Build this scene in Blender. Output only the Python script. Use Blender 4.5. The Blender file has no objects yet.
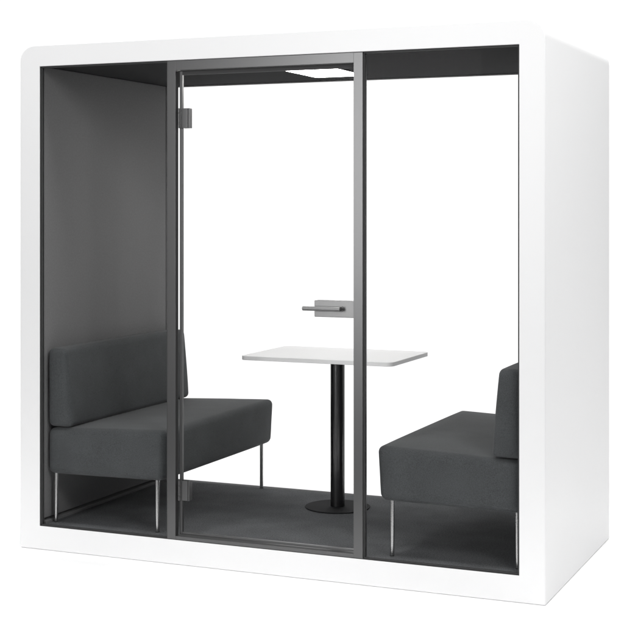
import bpy, bmesh, math
from mathutils import Vector, Matrix

scene = bpy.context.scene
COL = scene.collection

# ------------------------------------------------------------------ dimensions (metres)
W, D, H = 2.344, 1.183, 2.2          # booth outside
TS, TT, TB = 0.1017, 0.0944, 0.1026  # frame widths: side, top, bottom
WALL = 0.0990                         # inner face of the side lining
CEIL = 2.1075
FLOOR = 0.1062
XC = 1.155                           # middle of table and lamp

# ------------------------------------------------------------------ materials
def new_mat(name):
    m = bpy.data.materials.new(name)
    m.use_nodes = True
    nt = m.node_tree
    for n in list(nt.nodes):
        nt.nodes.remove(n)
    out = nt.nodes.new('ShaderNodeOutputMaterial')
    return m, nt, out

def N(nt, kind, **kw):
    n = nt.nodes.new(kind)
    for k, v in kw.items():
        setattr(n, k, v)
    return n

def surface(name, col, rough, metal=0.0, spec=0.5, noise_scale=30.0, var=0.0, rvar=0.0,
            bump=0.0, bump_scale=600.0, stretch=None, coat=0.0, sheen=0.0):
    m, nt, out = new_mat(name)
    p = N(nt, 'ShaderNodeBsdfPrincipled')
    nt.links.new(p.outputs[0], out.inputs[0])
    p.inputs['Metallic'].default_value = metal
    p.inputs['Specular IOR Level'].default_value = spec
    p.inputs['Coat Weight'].default_value = coat
    p.inputs['Sheen Weight'].default_value = sheen
    tc = N(nt, 'ShaderNodeTexCoord')
    mp = N(nt, 'ShaderNodeMapping')
    if stretch:
        mp.inputs['Scale'].default_value = stretch
    nt.links.new(tc.outputs['Object'], mp.inputs[0])
    nz = N(nt, 'ShaderNodeTexNoise')
    nz.inputs['Scale'].default_value = noise_scale
    nz.inputs['Detail'].default_value = 5
    nt.links.new(mp.outputs[0], nz.inputs['Vector'])
    r = N(nt, 'ShaderNodeMapRange')
    r.inputs['To Min'].default_value = max(0.0, rough - rvar)
    r.inputs['To Max'].default_value = min(1.0, rough + rvar)
    nt.links.new(nz.outputs['Fac'], r.inputs['Value'])
    nt.links.new(r.outputs[0], p.inputs['Roughness'])
    mix = N(nt, 'ShaderNodeMix', data_type='RGBA')
    mix.inputs[6].default_value = (*[c * (1 - var) for c in col], 1)
    mix.inputs[7].default_value = (*[min(1, c * (1 + var)) for c in col], 1)
    nt.links.new(nz.outputs['Fac'], mix.inputs[0])
    nt.links.new(mix.outputs[2], p.inputs['Base Color'])
    if bump:
        nb = N(nt, 'ShaderNodeTexNoise')
        nb.inputs['Scale'].default_value = bump_scale
        nb.inputs['Detail'].default_value = 3
        nt.links.new(mp.outputs[0], nb.inputs['Vector'])
        b = N(nt, 'ShaderNodeBump')
        b.inputs['Strength'].default_value = bump
        b.inputs['Distance'].default_value = 0.001
        nt.links.new(nb.outputs['Fac'], b.inputs['Height'])
        nt.links.new(b.outputs[0], p.inputs['Normal'])
    return m

def woven(name, col, rough, thread=420.0, contrast=0.35, bump=0.35, sheen=0.15):
    """plain weave: two crossed sine waves over object space, with uneven dye"""
    m, nt, out = new_mat(name)
    p = N(nt, 'ShaderNodeBsdfPrincipled')
    nt.links.new(p.outputs[0], out.inputs[0])
    p.inputs['Roughness'].default_value = rough
    p.inputs['Specular IOR Level'].default_value = 0.3
    p.inputs['Sheen Weight'].default_value = sheen
    p.inputs['Sheen Roughness'].default_value = 0.5
    tc = N(nt, 'ShaderNodeTexCoord')
    nz = N(nt, 'ShaderNodeTexNoise'); nz.inputs['Scale'].default_value = 7; nz.inputs['Detail'].default_value = 6
    nt.links.new(tc.outputs['Object'], nz.inputs['Vector'])
    fine = N(nt, 'ShaderNodeTexNoise'); fine.inputs['Scale'].default_value = thread; fine.inputs['Detail'].default_value = 2
    nt.links.new(tc.outputs['Object'], fine.inputs['Vector'])
    a = N(nt, 'ShaderNodeMath', operation='MULTIPLY_ADD')
    a.inputs[1].default_value = 0.45; nt.links.new(nz.outputs['Fac'], a.inputs[0]); nt.links.new(fine.outputs['Fac'], a.inputs[2])
    mr = N(nt, 'ShaderNodeMapRange')
    mr.inputs['From Min'].default_value = 0.4; mr.inputs['From Max'].default_value = 1.05
    nt.links.new(a.outputs[0], mr.inputs['Value'])
    mix = N(nt, 'ShaderNodeMix', data_type='RGBA')
    mix.inputs[6].default_value = (*[c * (1 - contrast) for c in col], 1)
    mix.inputs[7].default_value = (*[c * (1 + contrast) for c in col], 1)
    nt.links.new(mr.outputs[0], mix.inputs[0])
    nt.links.new(mix.outputs[2], p.inputs['Base Color'])
    b = N(nt, 'ShaderNodeBump'); b.inputs['Strength'].default_value = bump; b.inputs['Distance'].default_value = 0.0012
    nt.links.new(fine.outputs['Fac'], b.inputs['Height'])
    nt.links.new(b.outputs[0], p.inputs['Normal'])
    return m

def clear_glass(name, reflect):
    m, nt, out = new_mat(name)
    tr = N(nt, 'ShaderNodeBsdfTransparent'); tr.inputs[0].default_value = (1, 1, 1, 1)
    gl = N(nt, 'ShaderNodeBsdfGlossy'); gl.inputs['Roughness'].default_value = 0.0
    gl.inputs['Color'].default_value = (1, 1, 1, 1)
    fr = N(nt, 'ShaderNodeFresnel'); fr.inputs['IOR'].default_value = 1.45
    mu = N(nt, 'ShaderNodeMath', operation='MULTIPLY'); mu.inputs[1].default_value = reflect   # anti-reflection coated
    nt.links.new(fr.outputs[0], mu.inputs[0])
    mx = N(nt, 'ShaderNodeMixShader')
    nt.links.new(mu.outputs[0], mx.inputs[0])
    nt.links.new(tr.outputs[0], mx.inputs[1]); nt.links.new(gl.outputs[0], mx.inputs[2])
    nt.links.new(mx.outputs[0], out.inputs[0])
    return m

def satin_black(name):
    m, nt, out = new_mat(name)
    df = N(nt, 'ShaderNodeBsdfDiffuse'); df.inputs[0].default_value = (0.005, 0.005, 0.0055, 1)
    gl = N(nt, 'ShaderNodeBsdfGlossy'); gl.inputs['Color'].default_value = (0.10, 0.10, 0.10, 1)
    tc = N(nt, 'ShaderNodeTexCoord'); nz = N(nt, 'ShaderNodeTexNoise'); nz.inputs['Scale'].default_value = 90
    nt.links.new(tc.outputs['Object'], nz.inputs['Vector'])
    r = N(nt, 'ShaderNodeMapRange'); r.inputs['To Min'].default_value = .24; r.inputs['To Max'].default_value = .26
    nt.links.new(nz.outputs['Fac'], r.inputs['Value']); nt.links.new(r.outputs[0], gl.inputs['Roughness'])
    ad = N(nt, 'ShaderNodeAddShader')
    nt.links.new(df.outputs[0], ad.inputs[0]); nt.links.new(gl.outputs[0], ad.inputs[1])
    nt.links.new(ad.outputs[0], out.inputs[0])
    return m

def emitter(name, strength):
    m, nt, out = new_mat(name)
    e = N(nt, 'ShaderNodeEmission'); e.inputs[0].default_value = (1, 0.985, 0.96, 1)
    e.inputs[1].default_value = strength
    nt.links.new(e.outputs[0], out.inputs[0])
    return m

M = dict(
    ground=surface('white_floor', (0.97, 0.97, 0.97), 0.6, spec=0.2, var=0.01, noise_scale=3),
    shell=surface('white_lacquer', (0.845, 0.845, 0.848), 0.38, spec=0.35, var=0.008, rvar=0.05, noise_scale=6, bump=0.02, bump_scale=900),
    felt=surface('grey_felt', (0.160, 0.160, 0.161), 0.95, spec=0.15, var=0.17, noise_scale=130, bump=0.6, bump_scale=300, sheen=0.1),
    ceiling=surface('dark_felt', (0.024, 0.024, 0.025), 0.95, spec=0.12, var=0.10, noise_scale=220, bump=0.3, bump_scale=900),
    carpet=woven('charcoal_carpet', (0.090, 0.093, 0.097), 1.0, thread=170, contrast=.55, bump=.8, sheen=0.0),
    fabric=woven('charcoal_fabric', (0.050, 0.0535, 0.0555), 0.85, thread=300, contrast=.4, sheen=0.08),
    alu=surface('satin_grey_metal', (0.122, 0.122, 0.123), 0.34, metal=0.85, spec=0.5, rvar=0.05, var=0.03, noise_scale=40, stretch=(60, 60, 1.2)),
    alu_flat=surface('satin_grey_metal_level', (0.122, 0.122, 0.123), 0.34, metal=0.85, spec=0.5, rvar=0.05, var=0.03, noise_scale=40, stretch=(1.2, 60, 60)),
    trim=surface('black_grey_trim', (0.06, 0.06, 0.061), 0.6, spec=0.2, var=0.05, rvar=0.05),
    steel=surface('brushed_steel', (0.19, 0.19, 0.19), 0.34, metal=0.8, rvar=0.06, var=0.04, noise_scale=60),
    chrome=surface('chrome', (0.44, 0.44, 0.44), 0.26, metal=1.0, rvar=0.04, noise_scale=20),
    base=surface('matt_black', (0.012, 0.012, 0.013), 0.8, spec=0.15, var=0.1, noise_scale=60),
    black=satin_black('black_powder_coat'),
    table=surface('white_laminate', (0.82, 0.82, 0.82), 0.32, spec=0.4, var=0.01, rvar=0.05, noise_scale=12),
    edge=surface('grey_edge_band', (0.78, 0.78, 0.78), 0.5, spec=0.3, var=0.02),
    glass=clear_glass('clear_glass', 0.008),
    rubber=surface('dark_rubber', (0.02, 0.02, 0.02), 0.6, spec=0.3),
    lamp=emitter('lamp_diffuser', 23.0),
)

# ------------------------------------------------------------------ mesh helpers
def link(name, bm, mat, parent=None, smooth=True, angle=35):
    bmesh.ops.recalc_face_normals(bm, faces=bm.faces[:])
    me = bpy.data.meshes.new(name)
    bm.to_mesh(me); bm.free()
    for mm in (mat if isinstance(mat, (list, tuple)) else [mat]):
        me.materials.append(mm)
    if smooth:
        me.polygons.foreach_set('use_smooth', [True] * len(me.polygons))
        me.set_sharp_from_angle(angle=math.radians(angle))
    o = bpy.data.objects.new(name, me)
    COL.objects.link(o)
    if smooth and angle == 35:                   # keep the large flat faces flat beside their rounded edges
        wn = o.modifiers.new('weighted', 'WEIGHTED_NORMAL'); wn.keep_sharp = True; wn.weight = 90
    if parent is not None:
        o.parent = parent
    return o

def empty(name, loc, label, cat, group=None):
    o = bpy.data.objects.new(name, None)
    o.empty_display_size = 0.2
    COL.objects.link(o)
    o.location = loc
    o['label'] = label; o['category'] = cat
    if group:
        o['group'] = group
    return o

def add_box(bm, x0, x1, y0, y1, z0, z1, bev=0.0, seg=2, mi=0):
    t = bmesh.new()
    bmesh.ops.create_cube(t, size=1)
    for v in t.verts:
        v.co = Vector((x0 + (v.co.x + .5) * (x1 - x0), y0 + (v.co.y + .5) * (y1 - y0), z0 + (v.co.z + .5) * (z1 - z0)))
    if bev:
        bmesh.ops.bevel(t, geom=t.edges[:], offset=bev, segments=seg, profile=0.5, affect='EDGES')
    for f in t.faces:
        f.material_index = mi
    merge(bm, t)

def merge(bm, t):
    me = bpy.data.meshes.new('scratch')
    t.to_mesh(me); t.free()
    bm.from_mesh(me)
    bpy.data.meshes.remove(me)

def add_cyl(bm, a, b, r, seg=32, bev=0.0, r2=None, caps=True):
    a, b = Vector(a), Vector(b)
    d = b - a; L = d.length
    t = bmesh.new()
    bmesh.ops.create_cone(t, cap_ends=caps, segments=seg, radius1=r, radius2=r if r2 is None else r2, depth=L)
    if bev:
        ed = [e for e in t.edges if abs(abs(e.verts[0].co.z) - L / 2) < 1e-6 and abs(e.verts[0].co.z - e.verts[1].co.z) < 1e-6]
        bmesh.ops.bevel(t, geom=ed, offset=bev, segments=3, profile=0.5, affect='EDGES')
    q = d.to_track_quat('Z', 'Y').to_matrix().to_4x4()
    bmesh.ops.transform(t, matrix=Matrix.Translation((a + b) / 2) @ q, verts=t.verts)
    merge(bm, t)

def rrect(x0, x1, z0, z1, rt, rb, n=8):
    """closed loop of (x, z), rounded rectangle; rt top radius, rb bottom radius"""
    pts = []
    for (cx, cz, r, a0) in ((x1 - rb, z0 + rb, rb, -90), (x1 - rt, z1 - rt, rt, 0), (x0 + rt, z1 - rt, rt, 90), (x0 + rb, z0 + rb, rb, 180)):
        for i in range(n + 1):
            a = math.radians(a0 + 90 * i / n)
            pts.append((cx + r * math.cos(a), cz + r * math.sin(a)))
    return pts

def loft(bm, rings, closed=True):
    vs = [[bm.verts.new(p) for p in r] for r in rings]
    n = len(vs[0]); k = len(vs)
    for i in range(k if closed else k - 1):
        A, B = vs[i], vs[(i + 1) % k]
        for j in range(n):
            bm.faces.new((A[j], A[(j + 1) % n], B[(j + 1) % n], B[j]))
    return vs

def soft_box(bm, x0, x1, y0, y1, z0, z1, r, bulge=(0, 0, 0), shape=None, n=7, m=14):
    """upholstered block: rounded edges, slightly swollen faces"""
    c = Vector(((x0 + x1) / 2, (y0 + y1) / 2, (z0 + z1) / 2))
    h = Vector(((x1 - x0) / 2, (y1 - y0) / 2, (z1 - z0) / 2))
    def axis(hh):
        s = [-hh + r * (1 - math.cos(math.radians(90 * i / n))) for i in range(n)]
        mid = [-(hh - r) + 2 * (hh - r) * i / m for i in range(m + 1)]
        return s + mid + [-v for v in reversed(s)]
    t = bmesh.new()
    ax = [axis(h[i]) for i in range(3)]
    def face(i, j, k, sgn):
        grid = []
        for u in ax[i]:
            row = []
            for v in ax[j]:
                p = Vector((0, 0, 0)); p[i] = u; p[j] = v; p[k] = sgn * h[k]
                q = Vector([max(-(h[a] - r), min(h[a] - r, p[a])) for a in range(3)])
                d = p - q
                if d.length > 1e-9:
                    p = q + d.normalized() * r
                row.append(t.verts.new(p))
            grid.append(row)
        for a in range(len(grid) - 1):
            for b in range(len(grid[0]) - 1):
                t.faces.new((grid[a][b], grid[a + 1][b], grid[a + 1][b + 1], grid[a][b + 1]))
    for (i, j, k) in ((0, 1, 2), (1, 2, 0), (2, 0, 1)):
        face(i, j, k, 1); face(i, j, k, -1)
    bmesh.ops.remove_doubles(t, verts=t.verts[:], dist=1e-5)
    for v in t.verts:
        p = v.co.copy()
        s = [p[a] / h[a] for a in range(3)]
        w = [max(0, 1 - s[a] ** 4) for a in range(3)]
        p.x += bulge[0] * s[0] * w[1] * w[2]
        p.y += bulge[1] * s[1] * w[0] * w[2]
        p.z += bulge[2] * s[2] * w[0] * w[1]
        p += c
        if shape:
            p = shape(p)
        v.co = p
    merge(bm, t)

# ------------------------------------------------------------------ setting: white floor
bm = bmesh.new()
bm.faces.new([bm.verts.new(p) for p in ((-1.6, -.95, 0), (4.2, -.95, 0), (4.2, 1.9, 0), (-1.6, 1.9, 0))])
g = link('floor', bm, M['ground'], smooth=False)
g['kind'] = 'structure'

# ------------------------------------------------------------------ the booth
booth = empty('office_booth', (W / 2, D / 2, 0),
              'white rounded box office booth with clear glass front and dark grey lining', 'office booth')
def part(name, bm, mat, parent=None, **kw):
    o = link(name, bm, mat, None, **kw)
    root = booth if parent is None else parent
    o.parent = root
    if root is booth:
        o.matrix_parent_inverse = Matrix.Translation(-booth.location)
    return o

# outer shell: rounded tube with a wider lip at front and back
def ring(inset, y, inner=None):
    if inner is None:
        return [(x, y, z) for x, z in rrect(inset, W - inset, inset * 1.0 + 0.0005, H - inset, 0.07 - inset * .5, 0.007 - inset * .5)]
    a, b, c = inner
    return [(x, y, z) for x, z in rrect(a, W - a, b, H - c, 0.002, 0.002)]
rings = []
E_ = 0.006
rings.append(ring(E_ + .0006, 0.0))
for i in range(6):
    a = math.radians(90 * i / 5)
    rings.append(ring(E_ * (1 - math.sin(a)), E_ * (1 - math.cos(a))))
rings.append(ring(0, E_ + .0006)); rings.append(ring(0, D - E_ - .0006))
for i in range(6):
    a = math.radians(90 * (5 - i) / 5)
    rings.append(ring(E_ * (1 - math.sin(a)), D - E_ * (1 - math.cos(a))))
rings.append(ring(E_ + .0006, D))
op = (TS, TB, TT); wide = (0.058, 0.090, 0.080)
for y, inn in ((D, op), (D - .0008, op), (D - .045, op), (D - .045, wide), (.036, wide), (.036, op), (0.0015, op)):
    rings.append(ring(0, y, inn))
rings.append([(x, 0.0, z) for x, z in rrect(TS - .0015, W - TS + .0015, TB - .0015, H - TT + .0015, 0.003, 0.003)])
bm = bmesh.new(); loft(bm, rings)
for f in bm.faces:                       # the hollow inside is lined dark
    c = f.calc_center_median()
    if .03 < c.y < D - .03 and TS - .05 < c.x < W - TS + .05 and TB - .02 < c.z < H - TT + .02:
        f.material_index = 1
part('shell', bm, [M['shell'], M['trim']], angle=30)

# side linings, ceiling lining, carpet, skirting
for x0, x1 in ((0.0585, WALL), (W - WALL, W - 0.0585)):
    bm = bmesh.new(); add_box(bm, x0, x1, .0375, D - .0465, .128, 2.1065, bev=.002)
    part('wall_panel', bm, M['felt'])
for x0, x1 in ((0.060, WALL + .010), (W - WALL - .010, W - 0.060)):
    bm = bmesh.new(); add_box(bm, x0, x1, .0385, D - .0475, .0925, .1165, bev=.002)
    part('skirting', bm, M['felt'])
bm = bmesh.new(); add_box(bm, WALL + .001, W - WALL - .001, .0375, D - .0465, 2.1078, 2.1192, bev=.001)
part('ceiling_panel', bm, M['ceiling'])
bm = bmesh.new(); add_box(bm, .1105, W - .1105, .0375, D - .0465, .0912, FLOOR, bev=.002)
part('carpet', bm, M['carpet'])

# dark glazing channels lining the two openings
def channel(y0, y1):
    bm = bmesh.new()
    t = .0022
    o0 = (TS - .0003, TB - .0003, TT - .0003)
    A = lambda y, k: [(x, y, z) for x, z in rrect(TS - .0004 + k, W - TS + .0004 - k, TB - .0004 + k, H - TT + .0004 - k, .002, .002)]
    loft(bm, [A(y0, 0), A(y0, t), A(y1, t), A(y1, 0)])
    return bm
part('glazing_channel', channel(.0035, .0345), M['trim'])
part('glazing_channel', channel(D - .0435, D - .0008), M['trim'])

# back pane
bm = bmesh.new(); add_box(bm, TS + .004, W - TS - .004, 1.1660, 1.1740, TB + .004, H - TT - .004)
bp = part('back_pane', bm, M['glass'], smooth=False)
# fixed side panes
JL0, JL1, JR0, JR1 = .7325, .7715, 1.5705, 1.6095
for x0, x1 in ((TS + .003, JL0 - .001), (JR1 + .001, W - TS - .003)):
    bm = bmesh.new(); add_box(bm, x0, x1, .0140, .0220, TB + .003, H - TT - .003)
    pn = part('side_pane', bm, M['glass'], smooth=False)
    bm = bmesh.new()   # dark bead round the pane
    for y0, y1 in ((.0095, .0135), (.0225, .0265)):
        add_box(bm, x0, x1, y0, y1, TB + .0025, TB + .0065, bev=.0006)
        add_box(bm, x0, x1, y0, y1, H - TT - .0065, H - TT - .0025, bev=.0006)
        for xa, xb in ((x0, x0 + .004), (x1 - .004, x1)):
            add_box(bm, xa, xb, y0, y1, TB + .0068, H - TT - .0068, bev=.0006)
    part('pane_bead', bm, M['trim'], parent=pn)
    pn.children[0].matrix_parent_inverse = Matrix.Identity(4)

# door frame: two jambs, header, threshold
HD0 = 2.064
frame = []
bm = bmesh.new(); add_box(bm, JL0, JL1, .004, .030, TB + .0022, H - TT - .0022, bev=.0008)
part('door_jamb', bm, M['alu'])
bm = bmesh.new(); add_box(bm, JR0, JR1, .004, .026, TB + .0022, H - TT - .0022, bev=.0008)
add_box(bm, JR0, JR1 - .0015, .0265, .0325, TB + .0022, H - TT - .0022)
add_box(bm, JR0, JR1, .033, .050, TB + .0022, H - TT - .0022, bev=.0016)
part('door_jamb', bm, M['alu'])
bm = bmesh.new(); add_box(bm, JL1 + .0001, JR0 - .0001, .0042, .030, HD0, H - TT - .0022, bev=.0004)
part('door_header', bm, M['alu_flat'])
bm = bmesh.new(); add_box(bm, JL1 + .0001, JR0 - .0001, .0046, .046, TB + .0022, .1185, bev=.0006)
part('threshold', bm, M['alu_flat'])

# door leaf: glass with a thin edge profile, hinges and lever lock
door = bpy.data.objects.new('door', None)
COL.objects.link(door); door.parent = booth
door.location = (.79 - W / 2, .038 - D / 2, 0)
def dpart(name, bm, mat, **kw):
    o = link(name, bm, mat, None, **kw)
    o.parent = door
    o.matrix_parent_inverse = Matrix.Translation((-.79, -.038, 0))
    return o
LX0, LX1, LZ0, LZ1 = .7765, 1.592, .1215, 2.0615
bm = bmesh.new(); add_box(bm, LX0 + .006, LX1 - .006, .0345, .0425, LZ0 + .006, LZ1 - .006)
dpart('glass_pane', bm, M['glass'], smooth=False)
bm = bmesh.new()
t_ = .0125
add_box(bm, LX0, LX0 + t_, .0315, .0455, LZ0, LZ1, bev=.0012)
add_box(bm, LX1 - t_, LX1, .0315, .0455, LZ0, LZ1, bev=.0012)
add_box(bm, LX0 + t_ + .0002, LX1 - t_ - .0002, .0318, .0452, LZ0, LZ0 + .010, bev=.0012)
dpart('leaf_profile', bm, M['alu'])
bm = bmesh.new()
add_box(bm, LX0 + t_ + .0002, LX1 - t_ - .0002, .0318, .0452, LZ1 - .016, LZ1, bev=.0012)
dpart('shaded_top_profile', bm, M['trim'])  # top of the leaf profile, coloured darker for the shade under the header
for zc in (1.864, .306):
    bm = bmesh.new()
    add_box(bm, .790, .8185, .0235, .0310, zc - .0415, zc + .0415, bev=.0015)
    add_box(bm, .790, .8185, .0460, .0535, zc - .0415, zc + .0415, bev=.0015)
    add_box(bm, .8190, .8255, .0255, .0515, zc - .0415, zc + .0415, bev=.0015)
    add_box(bm, .7745, .7895, .0210, .0300, zc - .0415, zc + .0415, bev=.0012)
    add_cyl(bm, (.7800, .0195, zc - .0415), (.7800, .0195, zc - .0215), .0058, 24, .0006)
    add_cyl(bm, (.7800, .0195, zc - .0205), (.7800, .0195, zc + .0205), .0058, 24, .0006)
    add_cyl(bm, (.7800, .0195, zc + .0215), (.7800, .0195, zc + .0415), .0058, 24, .0006)
    dpart('hinge', bm, M['alu'])
HZ = 1.0865
bm = bmesh.new()
add_box(bm, 1.3960, 1.5685, .0185, .0312, HZ - .0345, HZ + .0315, bev=.0022, seg=3)
add_box(bm, 1.3960, 1.5685, .0457, .0585, HZ - .0345, HZ + .0315, bev=.0022, seg=3)
dpart('lock_plate', bm, M['steel'])
bm = bmesh.new()
add_box(bm, 1.5590, 1.5700, .0195, .0300, HZ - .018, HZ + .018, bev=.001)
dpart('strike_tab', bm, M['steel'])
bm = bmesh.new()
add_cyl(bm, (1.511, .0185, HZ), (1.511, .0145, HZ), .0120, 32, .001)
add_cyl(bm, (1.511, .0146, HZ), (1.511, -.0100, HZ), .0088, 28, .002)
add_cyl(bm, (1.5198, -.0100, HZ), (1.3570, -.0100, HZ), .0088, 28, .002)
dpart('handle', bm, M['steel'])

# ceiling light
bm = bmesh.new()
lx0, lx1, ly0, ly1 = 1.012, 1.258, .585, .940
R0 = [(x, y, 2.1070) for x, y in rrect(lx0 - .014, lx1 + .014, ly0 - .014, ly1 + .014, .012, .012, 4)]
R1 = [(x, y, 2.1050) for x, y in rrect(lx0 - .014, lx1 + .014, ly0 - .014, ly1 + .014, .012, .012, 4)]
R2 = [(x, y, 2.1046) for x, y in rrect(lx0, lx1, ly0, ly1, .001, .001, 4)]
R3 = [(x, y, 2.1070) for x, y in rrect(lx0, lx1, ly0, ly1, .001, .001, 4)]
loft(bm, [R0, R1, R2, R3])
lt = part('ceiling_light', bm, M['base'])
bm = bmesh.new(); add_box(bm, lx0 + .0006, lx1 - .0006, ly0 + .0006, ly1 - .0006, 2.1030, 2.1066)
o = link('diffuser', bm, M['lamp'], None, smooth=False); o.parent = lt

# ------------------------------------------------------------------ benches
BY0, BY1 = .054, 1.158
def make_bench():
    root = empty('bench', (0, 0, 0),
                 'charcoal upholstered bench seen behind the door hinges, its seat pointing right', 'bench',
                 'upholstered benches facing each other in the booth')
    # local frame: x from the wall outwards, y along the booth, z up from the carpet
    bm = bmesh.new()
    soft_box(bm, .106, .677, BY0, BY1, .326 - FLOOR, .534 - FLOOR, .028, (.008, .005, .008),
             shape=lambda p: Vector((p.x + (.012 * (p.z - .12) / .2 if p.x > .5 else 0), p.y, p.z + (.042 * (p.x - .4) if p.z > .3 else .012 * (p.x - .4)))))
    link('seat', bm, M['fabric'], root, angle=60)
    zb, zt = .530 - FLOOR, .872 - FLOOR
    def taper(p):
        t = (p.z - zb) / (zt - zb)
        k = 1 - .24 * max(0, t) ** 1.2
        return Vector((.1065 + (p.x - .1065) * k, p.y, p.z))
    bm = bmesh.new()
    soft_box(bm, .1065, .2270, BY0 + .001, BY1 - .001, zb, zt, .024, (.005, .004, .004), shape=taper)
    link('backrest', bm, M['fabric'], root, angle=60)
    for x, y in ((.131, .085), (.641, .085), (.131, 1.125), (.641, 1.125)):
        bm = bmesh.new()
        add_cyl(bm, (x, y, .0032), (x, y, .229), .0084, 24, .0008)
        leg = link('leg', bm, M['chrome'], root)
        bm = bmesh.new()
        add_cyl(bm, (x, y, .0004), (x, y, .0030), .0088, 24, .0006)
        link('foot', bm, M['rubber'], leg)
    return root
left = make_bench()
left.location = (0, 0, FLOOR)
right = left.copy(); COL.objects.link(right)
right['label'] = 'charcoal upholstered bench half hidden by the white frame opposite the hinges, its seat pointing left'
for ch in list(left.children):
    c = ch.copy(); COL.objects.link(c); c.parent = right
    for g2 in list(ch.children):
        d = g2.copy(); COL.objects.link(d); d.parent = c
right.rotation_euler = (0, 0, math.pi)
right.location = (W, BY0 + BY1, FLOOR)

# ------------------------------------------------------------------ table
tab = empty('table', (XC, .858, FLOOR),
            'white rectangular pedestal table on a black column between the two benches', 'table')
bm = bmesh.new()
tz0, tz1 = .801 - FLOOR, .8195 - FLOOR
hx, hy = .3665, .257
def tr(k, z): return [(x + .0095, y - .044, z) for x, y in rrect(-hx + k, hx - k, -hy + k, hy - k, .035 - k, .035 - k, 8)]
vs = loft(bm, [tr(.0012, tz0), tr(0, tz0 + .0012), tr(0, tz1 - .0012), tr(.0012, tz1)], closed=False)
bm.faces.new(vs[0]); bm.faces.new(vs[-1])
for f in bm.faces:
    if f.calc_center_median().z < tz1 - .0013:
        f.material_index = 1
link('tabletop', bm, [M['table'], M['edge']], tab, angle=30)
bm = bmesh.new(); add_cyl(bm, (0, 0, .0060), (0, 0, tz0 - .0065), .0325, 64, .001)
link('column', bm, M['black'], tab)
bm = bmesh.new(); add_box(bm, -.13, .13, -.09, .09, tz0 - .006, tz0 - .0004, bev=.001)
link('mounting_plate', bm, M['black'], tab)
bm = bmesh.new(); add_cyl(bm, (0, 0, .0006), (0, 0, .0052), .150, 96, .002)
link('base_plate', bm, M['base'], tab)

# ------------------------------------------------------------------ camera
cam = bpy.data.cameras.new('camera')
co = bpy.data.objects.new('camera', cam); COL.objects.link(co)
F = 1424.557
cam.sensor_fit = 'HORIZONTAL'; cam.sensor_width = 36.0
cam.lens = F / 624 * 36
cam.shift_x = 0.0
cam.shift_y = -(312 - 208.03) / 624
cam.clip_start = .1; cam.clip_end = 1000
co.location = (3.6366, -5.2409, 1.4883)
co.rotation_euler = (math.pi / 2, 0, .4044)
scene.camera = co

# ------------------------------------------------------------------ light: white studio, softer on the left
world = bpy.data.worlds.new('World'); scene.world = world
world.use_nodes = True
nt = world.node_tree
bg = nt.nodes['Background']
tc = N(nt, 'ShaderNodeTexCoord')
dt = N(nt, 'ShaderNodeVectorMath', operation='DOT_PRODUCT')
BRIGHT = Vector((-.39, .92, 0)).normalized()      # the white backdrop side of the studio
dt.inputs[1].default_value = BRIGHT
nt.links.new(tc.outputs['Generated'], dt.inputs[0])
mr = N(nt, 'ShaderNodeMapRange', interpolation_type='SMOOTHSTEP')
mr.inputs['From Min'].default_value = -.2; mr.inputs['From Max'].default_value = .88
mr.inputs['To Min'].default_value = .2; mr.inputs['To Max'].default_value = 1.1
nt.links.new(dt.outputs['Value'], mr.inputs['Value'])
nt.links.new(mr.outputs[0], bg.inputs['Strength'])
bg.inputs['Color'].default_value = (1, 1, 1, 1)

def area(name, loc, target, sx, sy, power, spread=180):
    l = bpy.data.lights.new(name, 'AREA'); l.shape = 'RECTANGLE'; l.size = sx; l.size_y = sy; l.energy = power; l.spread = math.radians(spread)
    o = bpy.data.objects.new(name, l); COL.objects.link(o)
    o.location = loc
    o.rotation_euler = (Vector(target) - Vector(loc)).to_track_quat('-Z', 'Y').to_euler()
    return o
area('added_overhead', (1.75, .3, 5.6), (1.75, .3, 0), 5.8, 3.0, 400)  # unseen lamp, added to wash the floor out to white
area('key_softbox', (4.3, -2.7, 3.2), (1.8, 0, 1.7), 1.2, 1.2, 26, 110)
area('strip_softbox', (-.1, -5.3, 2.0), (1.6, 0, 1.4), 1.2, 2.8, 110)
area('added_fill', (-1.3, -1.9, 4.0), (.1, 0, 2.2), 1.0, 1.0, 6.5, 100)  # unseen lamp, added to lift the upper left front and nearby floor

scene.view_settings.view_transform = 'Standard'
scene.view_settings.look = 'None'
scene.view_settings.exposure = 0
scene.view_settings.gamma = 1
scene.cycles.max_bounces = 12
scene.cycles.transparent_max_bounces = 24
scene.cycles.glossy_bounces = 6
scene.cycles.use_denoising = True
